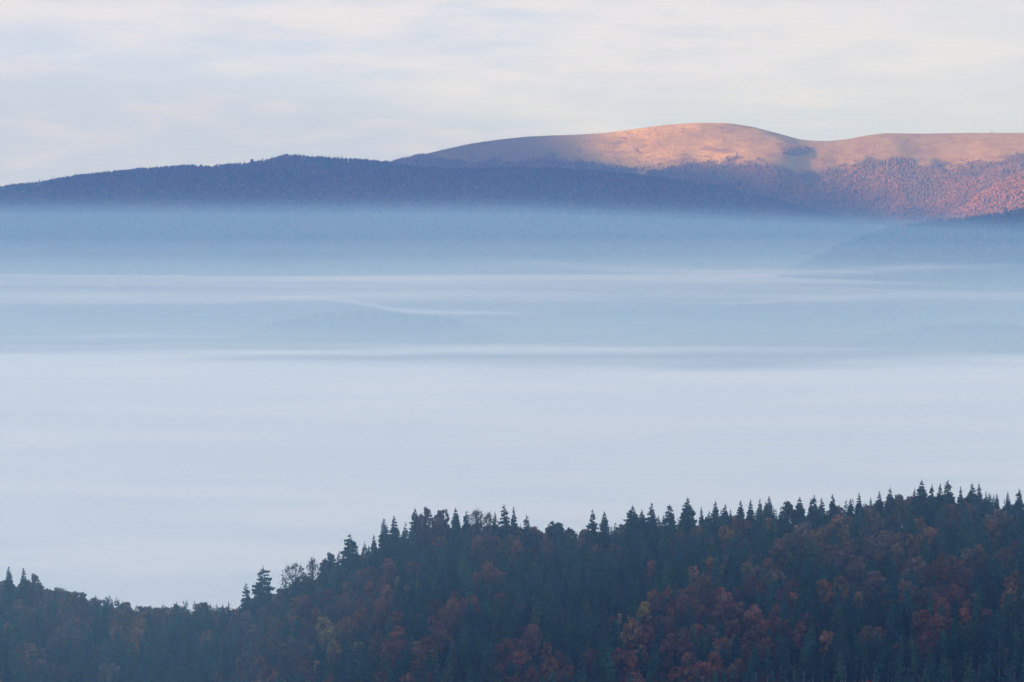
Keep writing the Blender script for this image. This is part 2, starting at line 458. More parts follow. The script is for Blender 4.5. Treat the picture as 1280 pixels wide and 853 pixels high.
# --- trees that stand out on the crest, one by one: (px, top py, kind, width factor, hue, label)
DK = (0.02, 0.04, 0.034)
SKY = [
    (10, 708, 'spruce', 1.0, DK, 'dark spruce tip rising at the far left end of the low crest'),
    (29.6, 709, 'spruce', 1.05, DK, 'second dark spruce from the left end, beside a round brown tree'),
    (43.7, 718, 'beech', .8, (0.1, .058, .042), 'round brown tree just right of two spruce tips on the low left crest'),
    (280, 755, 'spruce', .7, DK, 'tiny spruce in the dip of the crest, left of the ragged pair'),
    (287, 750, 'spruce', .6, DK, 'small thin spruce touching the shorter ragged conifer in the dip'),
    (306, 729, 'ragged', 0.9, DK, 'shorter of the two ragged conifers by the dip in the crest'),
    (327, 708, 'ragged', 1.25, DK, 'tall ragged broad conifer standing above the dip in the crest'),
    (370, 703, 'sparse', 1.15, (0.085, .062, .05), 'half bare broad tree with twigs showing against the fog'),
    (391, 698, 'sparse', 0.7, (0.11, .075, .05), 'small thin crowned brown tree right of the half bare broad tree'),
    (412, 692, 'beech', 0.9, (0.045, .045, .04), 'dark round tree below and left of the lone ragged conifer'),
    (437, 667, 'ragged', 1.2, DK, 'lone ragged wide conifer halfway up the steep left crest'),
    (468, 668, 'spruce', .8, DK, 'small spruce left of the two tall spires on the rising crest'),
    (481, 648, 'spruce', 1.1, DK, 'first of two tall spruce spires where the crest rises steeply'),
    (494, 644, 'spruce', 1.15, DK, 'second of two tall spruce spires where the crest rises steeply'),
    (519.5, 635, 'spruce', 1.0, DK, 'tall dark spruce touching the left side of the red crest trees'),
    (532, 635, 'beech', .75, (0.12, .045, .04), 'tall narrow dark red tree on the crest, right of a spruce'),
    (548, 637, 'beech', .85, (0.10, .046, .04), 'dark red round tree on the crest, second of the red pair'),
    (556, 636, 'beech', .6, (0.08, .042, .036), 'narrow red brown tree wedged between red trees and a spruce spire'),
    (569, 634, 'spruce', 1.0, DK, 'slender spruce spire right of the red crest trees'),
    (583.5, 638, 'ragged', .75, DK, 'thin ragged conifer between a spruce spire and grey brown trees'),
    (597, 636, 'sparse', .8, (0.085, .058, .05), 'grey brown open crowned tree on the middle crest'),
    (608, 641, 'sparse', .65, (0.09, .062, .05), 'smaller grey brown open crowned tree beside the larger one'),
    (618, 640, 'spruce', .75, DK, 'small spruce left of the three dark crest conifers'),
    (631.5, 631, 'ragged', 1.05, DK, 'bushy dark conifer, first of three on the middle crest'),
    (643, 633, 'spruce', .9, DK, 'pointed dark conifer, middle one of three on the crest'),
    (658.5, 644, 'spruce', 1.1, DK, 'lower dark conifer, third of three on the middle crest'),
    (670, 656, 'spruce', .6, (0.035, .055, .045), 'small pale spruce tip in the gap right of three conifers'),
    (692.5, 653, 'beech', 1.0, (0.04, .048, .038), 'dark dome shaped tree in the low gap of the middle crest'),
    (711, 659, 'beech', .9, (0.06, .05, .042), 'brownish dome shaped tree beside the darker dome in the gap'),
    (739, 636, 'spruce', .95, DK, 'narrow spruce spire right of the low gap in the crest'),
    (755, 638.5, 'spruce', 1.1, DK, 'short broad spruce right after the narrow spire past the gap'),
    (788, 632, 'spruce', 1.45, DK, 'wide cone shaped spruce in the middle of the right crest'),
    (804, 637, 'spruce', 1.0, DK, 'lower spruce shoulder between a wide cone and a taller spruce'),
    (814, 628.5, 'spruce', 1.1, DK, 'tall spruce with a blunt tip next to a wide cone'),
    (836, 630, 'ragged', 1.0, DK, 'round topped dark conifer left of the big crest spruce'),
    (861, 622, 'spruce', 1.2, DK, 'big pointed spruce, tallest of the middle right crest'),
    (878, 633, 'spruce', .7, DK, 'thin spruce first in the saw toothed row on the crest'),
    (894, 626, 'spruce', .95, DK, 'taller spruce second in the saw toothed row on the crest'),
    (904, 630, 'spruce', .9, DK, 'medium spruce third in the saw toothed row on the crest'),
    (914, 636, 'spruce', .7, DK, 'small spruce fourth in the saw toothed row on the crest'),
    (924, 625, 'spruce', 1.1, DK, 'stout spruce fifth in the saw toothed row on the crest'),
    (938, 623.5, 'spruce', .95, DK, 'spruce at the start of the close quartet on the right crest'),
    (949.5, 623, 'spruce', .85, DK, 'second spruce of the close quartet on the right crest'),
    (956, 626, 'spruce', .7, DK, 'shortest spruce of the close quartet on the right crest'),
    (963, 619.5, 'spruce', .9, DK, 'tallest spruce of the close quartet on the right crest'),
    (984, 628, 'beech', .85, (0.03, .042, .034), 'dark round tree between two groups of crest spruces'),
    (1000, 621, 'spruce', 1.25, DK, 'broad spruce left of two spires before the right rise'),
    (1012, 623, 'spruce', .8, DK, 'lower spruce squeezed beside a taller spire on the right crest'),
    (1018, 618.5, 'spruce', 1.0, DK, 'tall spire right of a broad spruce on the right crest'),
    (1027, 622, 'spruce', .8, DK, 'narrow spruce just right of a tall spire on the right crest'),
    (1042, 617, 'spruce', 1.05, DK, 'separate full spruce on the crest before the right rise'),
    (1064, 623, 'spruce', .9, DK, 'lower spruce leaning against a slimmer taller one on the right crest'),
    (1073, 615.5, 'spruce', .95, DK, 'slim tall spruce on the crest left of a yellow green tree'),
    (1090, 621, 'spruce', .8, DK, 'small spruce between a slim spruce and a twin pair'),
    (1100, 613.5, 'spruce', 1.0, DK, 'first spruce beside the yellow green tree on the right crest'),
    (1110.6, 609, 'spruce', 1.0, DK, 'tall spruce immediately left of the yellow green crest tree'),
    (1122, 617, 'beech', .8, (0.12, .1, .045), 'yellow green round tree on the crest under the highest spruces'),
    (1142, 613, 'spruce', .8, DK, 'small spruce at the left foot of the highest crest spruce'),
    (1151, 599.5, 'spruce', 1.2, DK, 'highest spruce tip at the top of the right crest'),
    (1163, 605, 'spruce', .75, DK, 'thin spruce between the two highest crest spruces'),
    (1174, 604, 'spruce', 1.0, DK, 'dense spruce close to the left of the second highest tip'),
    (1184, 600, 'spruce', 1.3, DK, 'wide second highest spruce on the top of the right crest'),
    (1198.5, 607.5, 'spruce', .85, DK, 'single slim spruce between the wide one and a twin pair'),
    (1215, 604, 'spruce', 1.0, DK, 'left one of the twin spruces near the right end of the crest'),
    (1223, 604, 'spruce', 1.05, DK, 'right one of the twin spruces near the right end of the crest'),
    (1232, 614, 'spruce', .7, DK, 'small spruce at the right foot of the twin pair'),
    (1248, 616, 'spruce', .7, DK, 'low spruce tip in the gap before the right picture edge'),
    (1260, 614, 'spruce', .8, DK, 'spruce second from the right end of the crest'),
    (1274, 611, 'spruce', 1.1, DK, 'spruce at the right end of the crest'),
]
BASEH = {'spruce': 22.0, 'ragged': 22.0, 'stemmed': 27.0, 'beech': 17.0, 'sparse': 17.0, 'slim': 17.0}
for (px, py, kind, wid, hue, lab) in SKY:
    Yc = float(crest_depth(px)) - random.uniform(-3, 9)
    top = at(px, py, Yc)
    z = float(hill_z(top[0], Yc)) - 0.3
    hgt = max(9.0, (top[2] - z) / 1.005)
    add_tree(kind, float(top[0]), Yc, float(hgt), vary(hue, RNG, .08), wid, lab, 'conspicuous trees along the crest', z, True)

# --- trees that stand out on the slope: given by the pixel of the crown's middle
def slope_depth(px, py):
    """depth where the sight line through a photo pixel meets the hill 9 m above its ground"""
    Ys = np.linspace(960, 1420, 400)
    u = (px - 640.0) / F; v = -(py - 426.5) / F
    t = Ys / (CP + v * SP)
    z = H + (-SP + v * CP) * t
    hit = np.nonzero(hill_z(u * t, Ys) + 9.0 > z)[0]
    return (float(Ys[hit[0]]), float((u * t)[hit[0]])) if len(hit) else (None, None)


SPOT = [
    (806, 772, 'beech', 15, 1.0, (0.24, .17, .055), 'large mustard yellow tree alone among dark spruces in the right middle slope'),
    (802, 815, 'beech', 11, .8, (0.23, .14, .05), 'small orange yellow tree below the large mustard yellow one'),
    (497, 733, 'slim', 13, .8, (0.24, .2, .08), 'left of two slim pale yellow trees on the upper left slope'),
    (523, 731, 'slim', 11, .7, (0.19, .18, .075), 'smaller right one of two slim pale yellow trees on the slope'),
    (610, 736, 'slim', 8, .8, (0.2, .19, .06), 'tiny yellow green tree beside the rusty stripe of wood'),
    (394, 714, 'beech', 13, .65, (0.2, .165, .06), 'yellow tree just below the half bare tree on the left crest'),
    (430, 697, 'slim', 11, .8, (0.15, .14, .075), 'pale green yellow tree under the lone ragged conifer'),
    (397, 835, 'slim', 13, 1.05, (0.26, .19, .05), 'bright yellow tree near the bottom of the left slope'),
    (392, 815, 'slim', 12, 1.0, (0.22, .15, .05), 'dull yellow tree just above the bright yellow one on the left slope'),
    (360, 780, 'beech', 14, .6, (0.15, .11, .055), 'first of the pale ochre trees in the brown wood on the left'),
    (348, 785, 'slim', 13, .9, (0.16, .12, .06), 'slim pale ochre tree left of the first ochre one'),
    (404, 775, 'slim', 12, 1.0, (0.2, .15, .06), 'yellowish tree right of the ochre pair on the left slope'),
    (422, 750, 'slim', 12, .9, (0.17, .12, .055), 'slender ochre tree above the red trees on the left slope'),
    (382, 751, 'slim', 12, .8, (0.14, .13, .08), 'pale greenish slender tree below the half bare crest tree'),
    (1015, 706, 'slim', 19, 1.15, (0.075, .1, .04), 'olive green tall slim tree between brown trees in the upper right'),
    (1040, 672, 'beech', 15, .85, (0.19, .1, .04), 'orange tree below the crest at the start of the right rise'),
    (1150, 665, 'slim', 15, 1.0, (0.2, .1, .04), 'orange narrow tree under the highest crest spruces'),
    (884, 804, 'slim', 9, 1.1, (0.26, .19, .06), 'small yellow tree low down among red trees right of centre'),
    (914, 812, 'beech', 12, .6, (0.11, .11, .05), 'grey green tree right of the small yellow one low down'),
    (1001, 791, 'slim', 7, 1.2, (0.34, .06, .035), 'small bright red tree in the dark lower right wood'),
    (1087, 848, 'slim', 8, 1.6, (0.26, .07, .04), 'orange red bush like tree at the bottom before the pale trunks'),
    (1128, 757, 'slim', 13, 1.1, (0.2, .045, .03), 'slim deep red tree left of a wide dark red one'),
    (1188, 752, 'beech', 13, 1.1, (0.15, .035, .03), 'wide dark red tree on the right slope'),
    (1262, 745, 'beech', 14, .95, (0.18, .085, .036), 'orange brown tree by the right edge of the slope'),
    (922, 664, 'beech', 14, .95, (0.17, .07, .036), 'rusty tree alone among spruces under the saw toothed crest row'),
    (880, 732, 'beech', 12, .9, (0.14, .075, .04), 'muted orange tree alone in the dark middle right stand'),
    (756, 777, 'beech', 12, .8, (0.16, .075, .04), 'rusty orange tree left of the large mustard yellow one'),
]
for (px, py, kind, h, wid, hue, lab) in SPOT:
    Yd, xx = slope_depth(px, py)
    if Yd is None: continue
    add_tree(kind, xx, Yd, h * 1.12, tuple(min(.5, 1.25 * v) for v in hue), wid, lab, 'trees of a striking colour on the slope', None, True)

# --- the rest of the wood
occupied = [(t['x'], t['y']) for t in TREES]
y = 985.0
row = 0
while y < 1440:
    x = -330.0 + (row % 2) * 2.8
    while x < 330:
        xj, yj = x + random.uniform(-1.9, 1.9), y + random.uniform(-2.2, 2.2)
        x += 5.6
        d = float(np.interp(xj, _cx, _cd))
        if yj > d + 38: continue
        z = float(hill_z(xj, yj)) - 0.3
        gpx, gpy = proj(xj, yj, z)
        cpx, cpy = proj(xj, yj, z + 10)
        if cpy > 900 and not (gpx > 930): continue
        stem = gpx > 950 + 12 * math.sin(yj) and gpy > 846
        if gpx > 950 and gpy > 893: continue
        wx, wy = cpx + fbm(cpx / 22, cpy / 22, 3, 2) * 12, cpy + fbm(cpx / 22, cpy / 22, 9, 2) * 9
        best = None
        for (rx, ry, rr, hu) in RUST:
            q = math.hypot((wx - rx), (wy - ry) * 1.25) / rr
            if best is None or q < best[0]: best = (q, hu)
        p = 0.92 if best[0] < 0.7 else (0.5 if best[0] < 1.0 else (0.13 if best[0] < 1.4 else 0.025))
        if cpx > 1000 and best[0] > 1.05: p = max(p, 0.11)
        if cpx > 690 and abs(d - yj) < 22: p = max(p, 0.22)
        broad = random.random() < p and not stem
        if broad and random.random() < 0.30: continue
        if stem and random.random() < 0.1 + 0.4 * (fbm(xj / 9, 0.5, 77, 2) > 0): continue
        if any(abs(ox - xj) < 3.4 and abs(oy - yj) < 4.0 for ox, oy in occupied[:len(SKY) + len(SPOT)]): continue
        if stem:
            kind, h, wid = 'stemmed', random.uniform(21, 27), random.uniform(.75, 1.1)
            hue = vary(random.choice(GREENS), RNG)
        elif broad:
            kind = 'beech' if random.random() < 0.86 else ('slim' if random.random() < .6 else 'sparse')
            h = random.uniform(12.5, 18.5); wid = random.uniform(.85, 1.15)
            hue = vary(random.choice(HUES[best[1] if best[0] < 1.5 else random.choice(['rd', 'br', 'br'])]), RNG)
        else:
            kind = 'spruce' if random.random() < 0.93 else 'ragged'
            h = random.uniform(15, 24); wid = random.uniform(.85, 1.12)
            hue = vary(random.choice(GREENS if random.random() < .9 else GREEN_LIGHT), RNG)
        tpx, tpy = proj(xj, yj, z + h)
        lim = float(crowd_line(tpx)) + random.uniform(-9 if tpx > 330 else 0, 5)
        if tpy < lim:
            h = h - (lim - tpy) * yj / F
            if h < 7: continue
        add_tree(kind, xj, yj, h, hue, wid, None, None, z)
    y += 6.2
    row += 1
# young growth between the trees along the crest
for _ in range(1500):
    xj = random.uniform(-330, 330); d = float(np.interp(xj, _cx, _cd)); yj = d + random.uniform(-45, 30)
    z = float(hill_z(xj, yj)) - 0.3; h = random.uniform(5, 9)
    tpx, tpy = proj(xj, yj, z + h)
    if tpy < float(crowd_line(tpx)) + (11 if tpx < 320 else 4): continue
    add_tree('beech' if random.random() < .5 else 'spruce', xj, yj, h, vary(random.choice(HUES['br'] if random.random() < .4 else GREENS), RNG), 1.0, None, None, z)

# ------------------------------------------------------------------ which of them show largest (drawn far to near into an id picture)
S = 2.0
IW, IH = int(1280 / S), int(853 / S)
idb = np.full((IH, IW), -1, np.int32)
RADK = {'spruce': 5.1, 'ragged': 5.2, 'stemmed': 3.2, 'beech': 4.5, 'sparse': 4.9, 'slim': 2.6}
for k in sorted(range(len(TREES)), key=lambda k: -TREES[k]['y']):
    t = TREES[k]
    rad = RADK[t['kind']] * t['wid'] * t['h'] / BASEH[t['kind']]
    if t['kind'] in ('beech', 'sparse'): rad = RADK[t['kind']] * t['wid'] * (0.35 + 0.65 * t['h'] / 17.0)
    px, ty = proj(t['x'], t['y'], t['z'] + t['h']); _, by = proj(t['x'], t['y'], t['z'] + (0.1 if t['kind'] != 'beech' else .2) * t['h'])
    rp = rad * F / t['y'] / S; px /= S; ty /= S; by /= S
    y0, y1 = max(0, int(ty)), min(IH - 1, int(by))
    for yy in range(y0, y1 + 1):
        q = min(1.0, max(0.0, (yy - ty) / max(1e-3, by - ty)))
        w = rp * (q ** 0.8 if t['kind'] in ('spruce', 'ragged', 'stemmed') else math.sqrt(max(0, 1 - (2 * q - 1) ** 2)))
        a, b = max(0, int(round(px - w))), min(IW, int(round(px + w)) + 1)
        if b > a: idb[yy, a:b] = k
vis = np.bincount(idb[idb >= 0].ravel(), minlength=len(TREES))
CON = ('spruce', 'ragged', 'stemmed')
con = [k for k in range(len(TREES)) if TREES[k]['kind'] in CON]
bro = [k for k in range(len(TREES)) if TREES[k]['kind'] not in CON]


def pick(ids):
    sp = [k for k in ids if TREES[k]['spec']]
    rest = sorted([k for k in ids if not TREES[k]['spec'] and vis[k] > 0], key=lambda k: -vis[k])
    return sp + rest[:300 - len(sp)]


chosen = set(pick(con)) | set(pick(bro))
print('trees', len(TREES), 'conifer', len(con), 'broad', len(bro), 'visible', int((vis > 3).sum()))


def zone_label(t):
    px, py = t['px'], t['py']
    con_ = t['kind'] in CON
    if t['kind'] == 'stemmed':
        return 'tall spruce with a bare pale trunk in the stand at the bottom right', 'bare stemmed spruces of the bottom right stand'
    z = ('low left spur' if px < 290 else 'rising left slope' if px < 520 else
         'slope around the rusty stripe' if px < 700 else 'dark central slope' if px < 880 else 'right slope')
    b = 'near the crest' if py - float(crowd_line(px)) < 45 else ('low down' if py > 790 else 'halfway down')
    if con_:
        return f'dark green spruce packed among others, {b} on the {z}', f'spruces {b} on the {z}'
    r, g, bl = t['hue']
    cw = 'yellowish' if g > 0.62 * r and r > .11 else ('reddish' if r > 2.1 * g else ('orange brown' if r > .14 else 'dull brown'))
    return f'{cw} autumn broadleaf tree {b} on the {z}', f'{cw} broadleaf trees {b} on the {z}'


def make_thing(t):
    con_ = t['kind'] in CON
    cm, tm, h0, r0 = random.choice(PROTO[t['kind']])
    root = bpy.data.objects.new('spruce_tree' if con_ else 'broadleaf_tree', None)
    COL.objects.link(root)
    root.empty_display_size = 2.0
    root.location = (t['x'], t['y'], t['z'])
    root.rotation_euler = (R(random.uniform(-2.2, 2.2)), R(random.uniform(-2.2, 2.2)), t['rot'])
    s = t['h'] / h0
    w = s * t['wid'] if con_ or t['kind'] == 'slim' else (0.35 + 0.65 * s) * t['wid']
    root.scale = (w, w, s)
    lab, grp = (t['label'], t['group'])
    if lab is None: lab, grp = zone_label(t)
    root['label'] = lab; root['group'] = grp
    root['category'] = 'spruce' if con_ else 'broadleaf tree'
    c = link('crown', cm, root); c.color = (*t['hue'], 1)
    link('trunk', tm, root)
    return root


for k in sorted(chosen):
    make_thing(TREES[k])


def bake(name, ids, shapes, label, base_h):
    VV, TT, CC, o = [], [], [], 0
    for k in ids:
        t = TREES[k]
        v, f, tone = random.choice(shapes)
        con_ = t['kind'] in CON
        s = t['h'] / base_h
        w = s * t['wid'] if con_ else (0.35 + 0.65 * s) * t['wid'] * (0.6 if t['kind'] == 'slim' else 1)
        c, sn = math.cos(t['rot']), math.sin(t['rot'])
        P = np.empty_like(v)
        P[:, 0] = (v[:, 0] * c - v[:, 1] * sn) * w + t['x']
        P[:, 1] = (v[:, 0] * sn + v[:, 1] * c) * w + t['y']
        P[:, 2] = v[:, 2] * s + t['z']
        VV.append(P); TT.append(f + o); o += len(v)
        CC.append(tone[:, None] * np.array(t['hue'])[None, :])
    me = make_mesh(name, np.concatenate(VV), np.concatenate(TT), [LEAF_ATT], False, colors={'tint': np.concatenate(CC)})
    ob = link(name, me, kind='stuff'); ob['label'] = label
    return ob


bake('spruce_forest', [k for k in con if k not in chosen], LOW['spruce'], 'dark spruce wood filling the gaps on the near slope', 22.0)
bake('broadleaf_forest', [k for k in bro if k not in chosen], LOW['beech'], 'rusty broadleaf wood filling the gaps on the near slope', 17.0)

# ------------------------------------------------------------------ far mountains
RIDGES = {}


class Ridge:
    def __init__(self, name, pts, depth, slope, r0, gully, seed, back=0.3, floor=-8.0):
        self.name = name; self.slope = slope; self.r0 = r0; self.g = gully; self.seed = seed; self.back = back; self.floor = floor
        line = curve(pts)
        px = np.linspace(pts[0][0], pts[-1][0], 240)
        P = np.array([at(a, float(line(a)), depth(a) if callable(depth) else depth) for a in px])
        self.X, self.D, self.Z = P[:, 0], P[:, 1], P[:, 2]

    def z(self, x, y):
        d = np.interp(x, self.X, self.D); zc = np.interp(x, self.X, self.Z)
        r = d - y
        front = self.slope * (np.sqrt(r * r + self.r0 ** 2) - self.r0)
        back = self.back * (np.sqrt(r * r + self.r0 ** 2) - self.r0)
        a = sstep(-60, 460, np.abs(r))
        w = x + 0.25 * r
        n1 = fbm(w / 620, r / 2600, self.seed, 2); n2 = fbm(w / 210, r / 700, self.seed + 5, 3); n3 = fbm(x / 60, y / 80, self.seed + 9, 3)
        zz = zc - np.where(r > 0, front, back) + self.g * a * (n1 * 1.0 + n2 * 0.38) + 2.5 * n3 * sstep(0, 200, np.abs(r))
        # the ends of the ridge sink away
        e = sstep(0, 900, x - self.X[0]) * sstep(0, 900, self.X[-1] - x)
        zz = np.where(e < 1, zz * e + (1 - e) * (zz - 250), zz)
        return np.maximum(zz, self.floor)

    def build(self, nx, ny, front, back, material, attrs=None):
        xs = np.linspace(self.X[0], self.X[-1], nx)
        rs = np.linspace(front, -back, ny)
        X, Rr = np.meshgrid(xs, rs)
        Y = np.interp(X, self.X, self.D) - Rr
        Z = self.z(X, Y)
        fl = attrs(X.ravel(), Y.ravel(), Z.ravel()) if attrs else None
        return link(self.name, make_mesh(self.name, np.stack([X.ravel(), Y.ravel(), Z.ravel()], 1), grid(nx, ny), [material], True, floats=fl), kind='structure')


summit = Ridge('mountain', [(-700, 300), (200, 240), (420, 212), (480, 205), (520, 196), (560, 187), (590, 180), (625, 174.5), (660, 171), (720, 169),
                            (760, 166), (800, 160), (830, 156), (870, 153.5), (910, 154), (940, 158.5), (975, 168), (1000, 175), (1030, 177.5),
                            (1060, 175), (1080, 170.5), (1105, 167), (1150, 167), (1200, 166), (1280, 166.5), (1420, 168), (1700, 190), (2100, 240)],
               10500.0, 0.33, 190.0, 70.0, 21)
ridge_a = Ridge('wooded_ridge', [(-700, 330), (-300, 270), (-100, 245), (0, 237), (50, 231), (100, 222), (150, 217), (230, 210), (270, 208), (310, 204.5), (335, 202), (360, 197.5),
                                 (400, 200), (440, 202), (480, 205), (520, 211), (560, 214), (620, 214), (680, 212), (740, 217), (800, 222), (850, 228), (900, 236), (960, 250), (1040, 270), (1200, 330), (1500, 420)],
                lambda a: 9000.0 + 0.25 * max(0, a - 500), 0.33, 120.0, 34.0, 43)
spur = Ridge('mountain_spur', [(980, 330), (1050, 302), (1100, 288), (1150, 268), (1190, 250), (1220, 235), (1250, 224), (1280, 216), (1340, 206), (1450, 200), (1700, 220), (2000, 300)],
             lambda a: 8800.0, 0.36, 90.0, 26.0, 61)
dark_hill = Ridge('dark_hill', [(760, 352), (900, 325), (1000, 309), (1050, 300), (1100, 291), (1130, 286), (1170, 279), (1210, 275), (1250, 269), (1280, 262), (1400, 247), (1700, 240), (2000, 300)],
                  7600.0, 0.3, 120.0, 22.0, 77)
low_hill = Ridge('low_hill', [(-60, 430), (100, 423), (200, 416), (250, 411), (310, 409), (350, 405), (420, 399), (500, 398), (580, 401), (660, 408), (760, 417), (860, 426), (960, 434)],
                 5900.0, 0.16, 80.0, 10.0, 91)
low_hill2 = Ridge('low_hill', [(700, 450), (800, 438), (860, 425), (930, 421), (1010, 424), (1100, 418), (1200, 412), (1300, 410), (1500, 425), (1700, 450)],
                  5700.0, 0.2, 60.0, 6.0, 95)

# land cover of the summit mountain: wood below a wandering tree line, dry grass above
tree_line = curve([(400, 204), (560, 202), (650, 200), (700, 199), (760, 203), (800, 209), (840, 211), (870, 203), (900, 201), (950, 203), (1000, 212), (1040, 213),
                   (1070, 206), (1100, 199), (1150, 203), (1190, 206), (1230, 203), (1280, 198), (1500, 196), (2000, 240)])


def wood_mask(x, y, z, soft=2.0):
    px, py = proj(x, y, z)
    tl = tree_line(px)
    n = fbm(x / 190, y / 260, 131, 3) * 11 + fbm(x / 40, y / 60, 135, 2) * 8
    w = sstep(-soft, soft, py - tl + n - 0.4 * (soft - 2))
    # a copse in the saddle, and a glade running down the slope at its middle
    cop = np.exp(-(((px - 993) / 24) ** 2 + ((py - 189) / 8) ** 2))
    w = np.maximum(w, sstep(0.45, 0.6, cop + 0.12 * n / 8))
    gl = np.exp(-(((px - (812 - (py - 205) * 0.9)) / 11) ** 2)) * sstep(232, 215, py)
    return w * (1 - 0.85 * sstep(0.45, 0.6, gl + 0.05 * n / 8) * (py < 232))


m, N, L = mat('mountain_ground')
geo = N.new('ShaderNodeNewGeometry'); pos = geo.outputs['Position']
mp = N.new('ShaderNodeMapping'); mp.inputs['Scale'].default_value = (0.004, 0.0022, 0.008); L.new(pos, mp.inputs['Vector'])
n1 = noise(N, L, mp.outputs[0], 1.0, 6, 0.62)
n2 = noise(N, L, mp.outputs[0], 5.0, 5, 0.7)
n3 = noise(N, L, pos, 0.06, 3, 0.7)
grass = mixc(N, L, ramp(N, L, n1, 0.38, 0.62), (0.66, 0.43, 0.11), (0.44, 0.28, 0.085))
grass = mixc(N, L, ramp(N, L, n2, 0.52, 0.68), grass, (0.34, 0.17, 0.09))
n4 = noise(N, L, mp.outputs[0], 22.0, 5, 0.75)
grass = mixc(N, L, math_(N, L, 'MULTIPLY', ramp(N, L, n4, 0.48, 0.64), 0.75), grass, (0.17, 0.115, 0.06))
n5 = noise(N, L, mp.outputs[0], 2.3, 8, 0.72)
grass = mixc(N, L, math_(N, L, 'MULTIPLY', ramp(N, L, n5, 0.52, 0.62), 0.6), grass, (0.22, 0.12, 0.085))
grass = mixc(N, L, math_(N, L, 'MULTIPLY', ramp(N, L, n3, 0.5, 0.75), 0.5), grass, (0.13, 0.09, 0.05))
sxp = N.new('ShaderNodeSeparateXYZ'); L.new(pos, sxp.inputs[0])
east_dim = ramp(N, L, math_(N, L, 'ADD', sxp.outputs['X'], math_(N, L, 'MULTIPLY', n1, 500.0)), 900.0, 1550.0)  # right side: weaker sunlight put into duller grass and heath colour
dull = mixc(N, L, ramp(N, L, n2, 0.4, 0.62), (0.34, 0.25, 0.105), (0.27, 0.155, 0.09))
west_shade = math_(N, L, 'SUBTRACT', 1.0, ramp(N, L, math_(N, L, 'ADD', sxp.outputs['X'], math_(N, L, 'MULTIPLY', n1, 260.0)), 260.0, 560.0))  # left shoulder: its shade painted into the grass colour
grass = mixc(N, L, math_(N, L, 'MULTIPLY', west_shade, 0.85), grass, (0.21, 0.14, 0.09))
grass = mixc(N, L, math_(N, L, 'MULTIPLY', east_dim, 0.8), grass, dull)
wd = N.new('ShaderNodeAttribute'); wd.attribute_name = 'wood'
fl = mixc(N, L, ramp(N, L, n3, 0.4, 0.6), (0.10, 0.064, 0.052), (0.17, 0.10, 0.072))
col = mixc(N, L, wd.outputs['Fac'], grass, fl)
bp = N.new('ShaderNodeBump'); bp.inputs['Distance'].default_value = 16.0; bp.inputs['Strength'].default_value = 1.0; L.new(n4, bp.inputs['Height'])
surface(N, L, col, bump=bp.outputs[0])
MOUNT = m

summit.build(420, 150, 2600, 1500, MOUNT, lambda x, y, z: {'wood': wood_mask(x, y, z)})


def bare_a(x, y, z):      # the bare shoulder of the wooded ridge's crest
    px, py = proj(x, y, z)
    r = np.interp(x, ridge_a.X, ridge_a.D) - y
    g = sstep(225, 262, px) * sstep(352, 328, px) * (r < 55) + (px > 640) * (py < 199)
    return {'wood': 1 - np.clip(g, 0, 1)}


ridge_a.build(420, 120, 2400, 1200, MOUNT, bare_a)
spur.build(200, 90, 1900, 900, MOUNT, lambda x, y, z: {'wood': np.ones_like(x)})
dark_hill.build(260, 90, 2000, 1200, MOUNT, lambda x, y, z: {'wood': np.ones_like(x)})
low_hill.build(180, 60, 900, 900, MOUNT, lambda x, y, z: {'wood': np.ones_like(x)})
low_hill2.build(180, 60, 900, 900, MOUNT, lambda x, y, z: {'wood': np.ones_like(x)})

# far woods: many small crowns in one mass per mountainside
octa = np.array([(1, 0, .42), (.31, .95, .46), (-.81, .59, .4), (-.81, -.59, .45), (.31, -.95, .38), (0, 0, 1), (0, 0, 0)], float)
octf = np.array([(0, 1, 5), (1, 2, 5), (2, 3, 5), (3, 4, 5), (4, 0, 5), (1, 0, 6), (2, 1, 6), (3, 2, 6), (4, 3, 6), (0, 4, 6)], int)


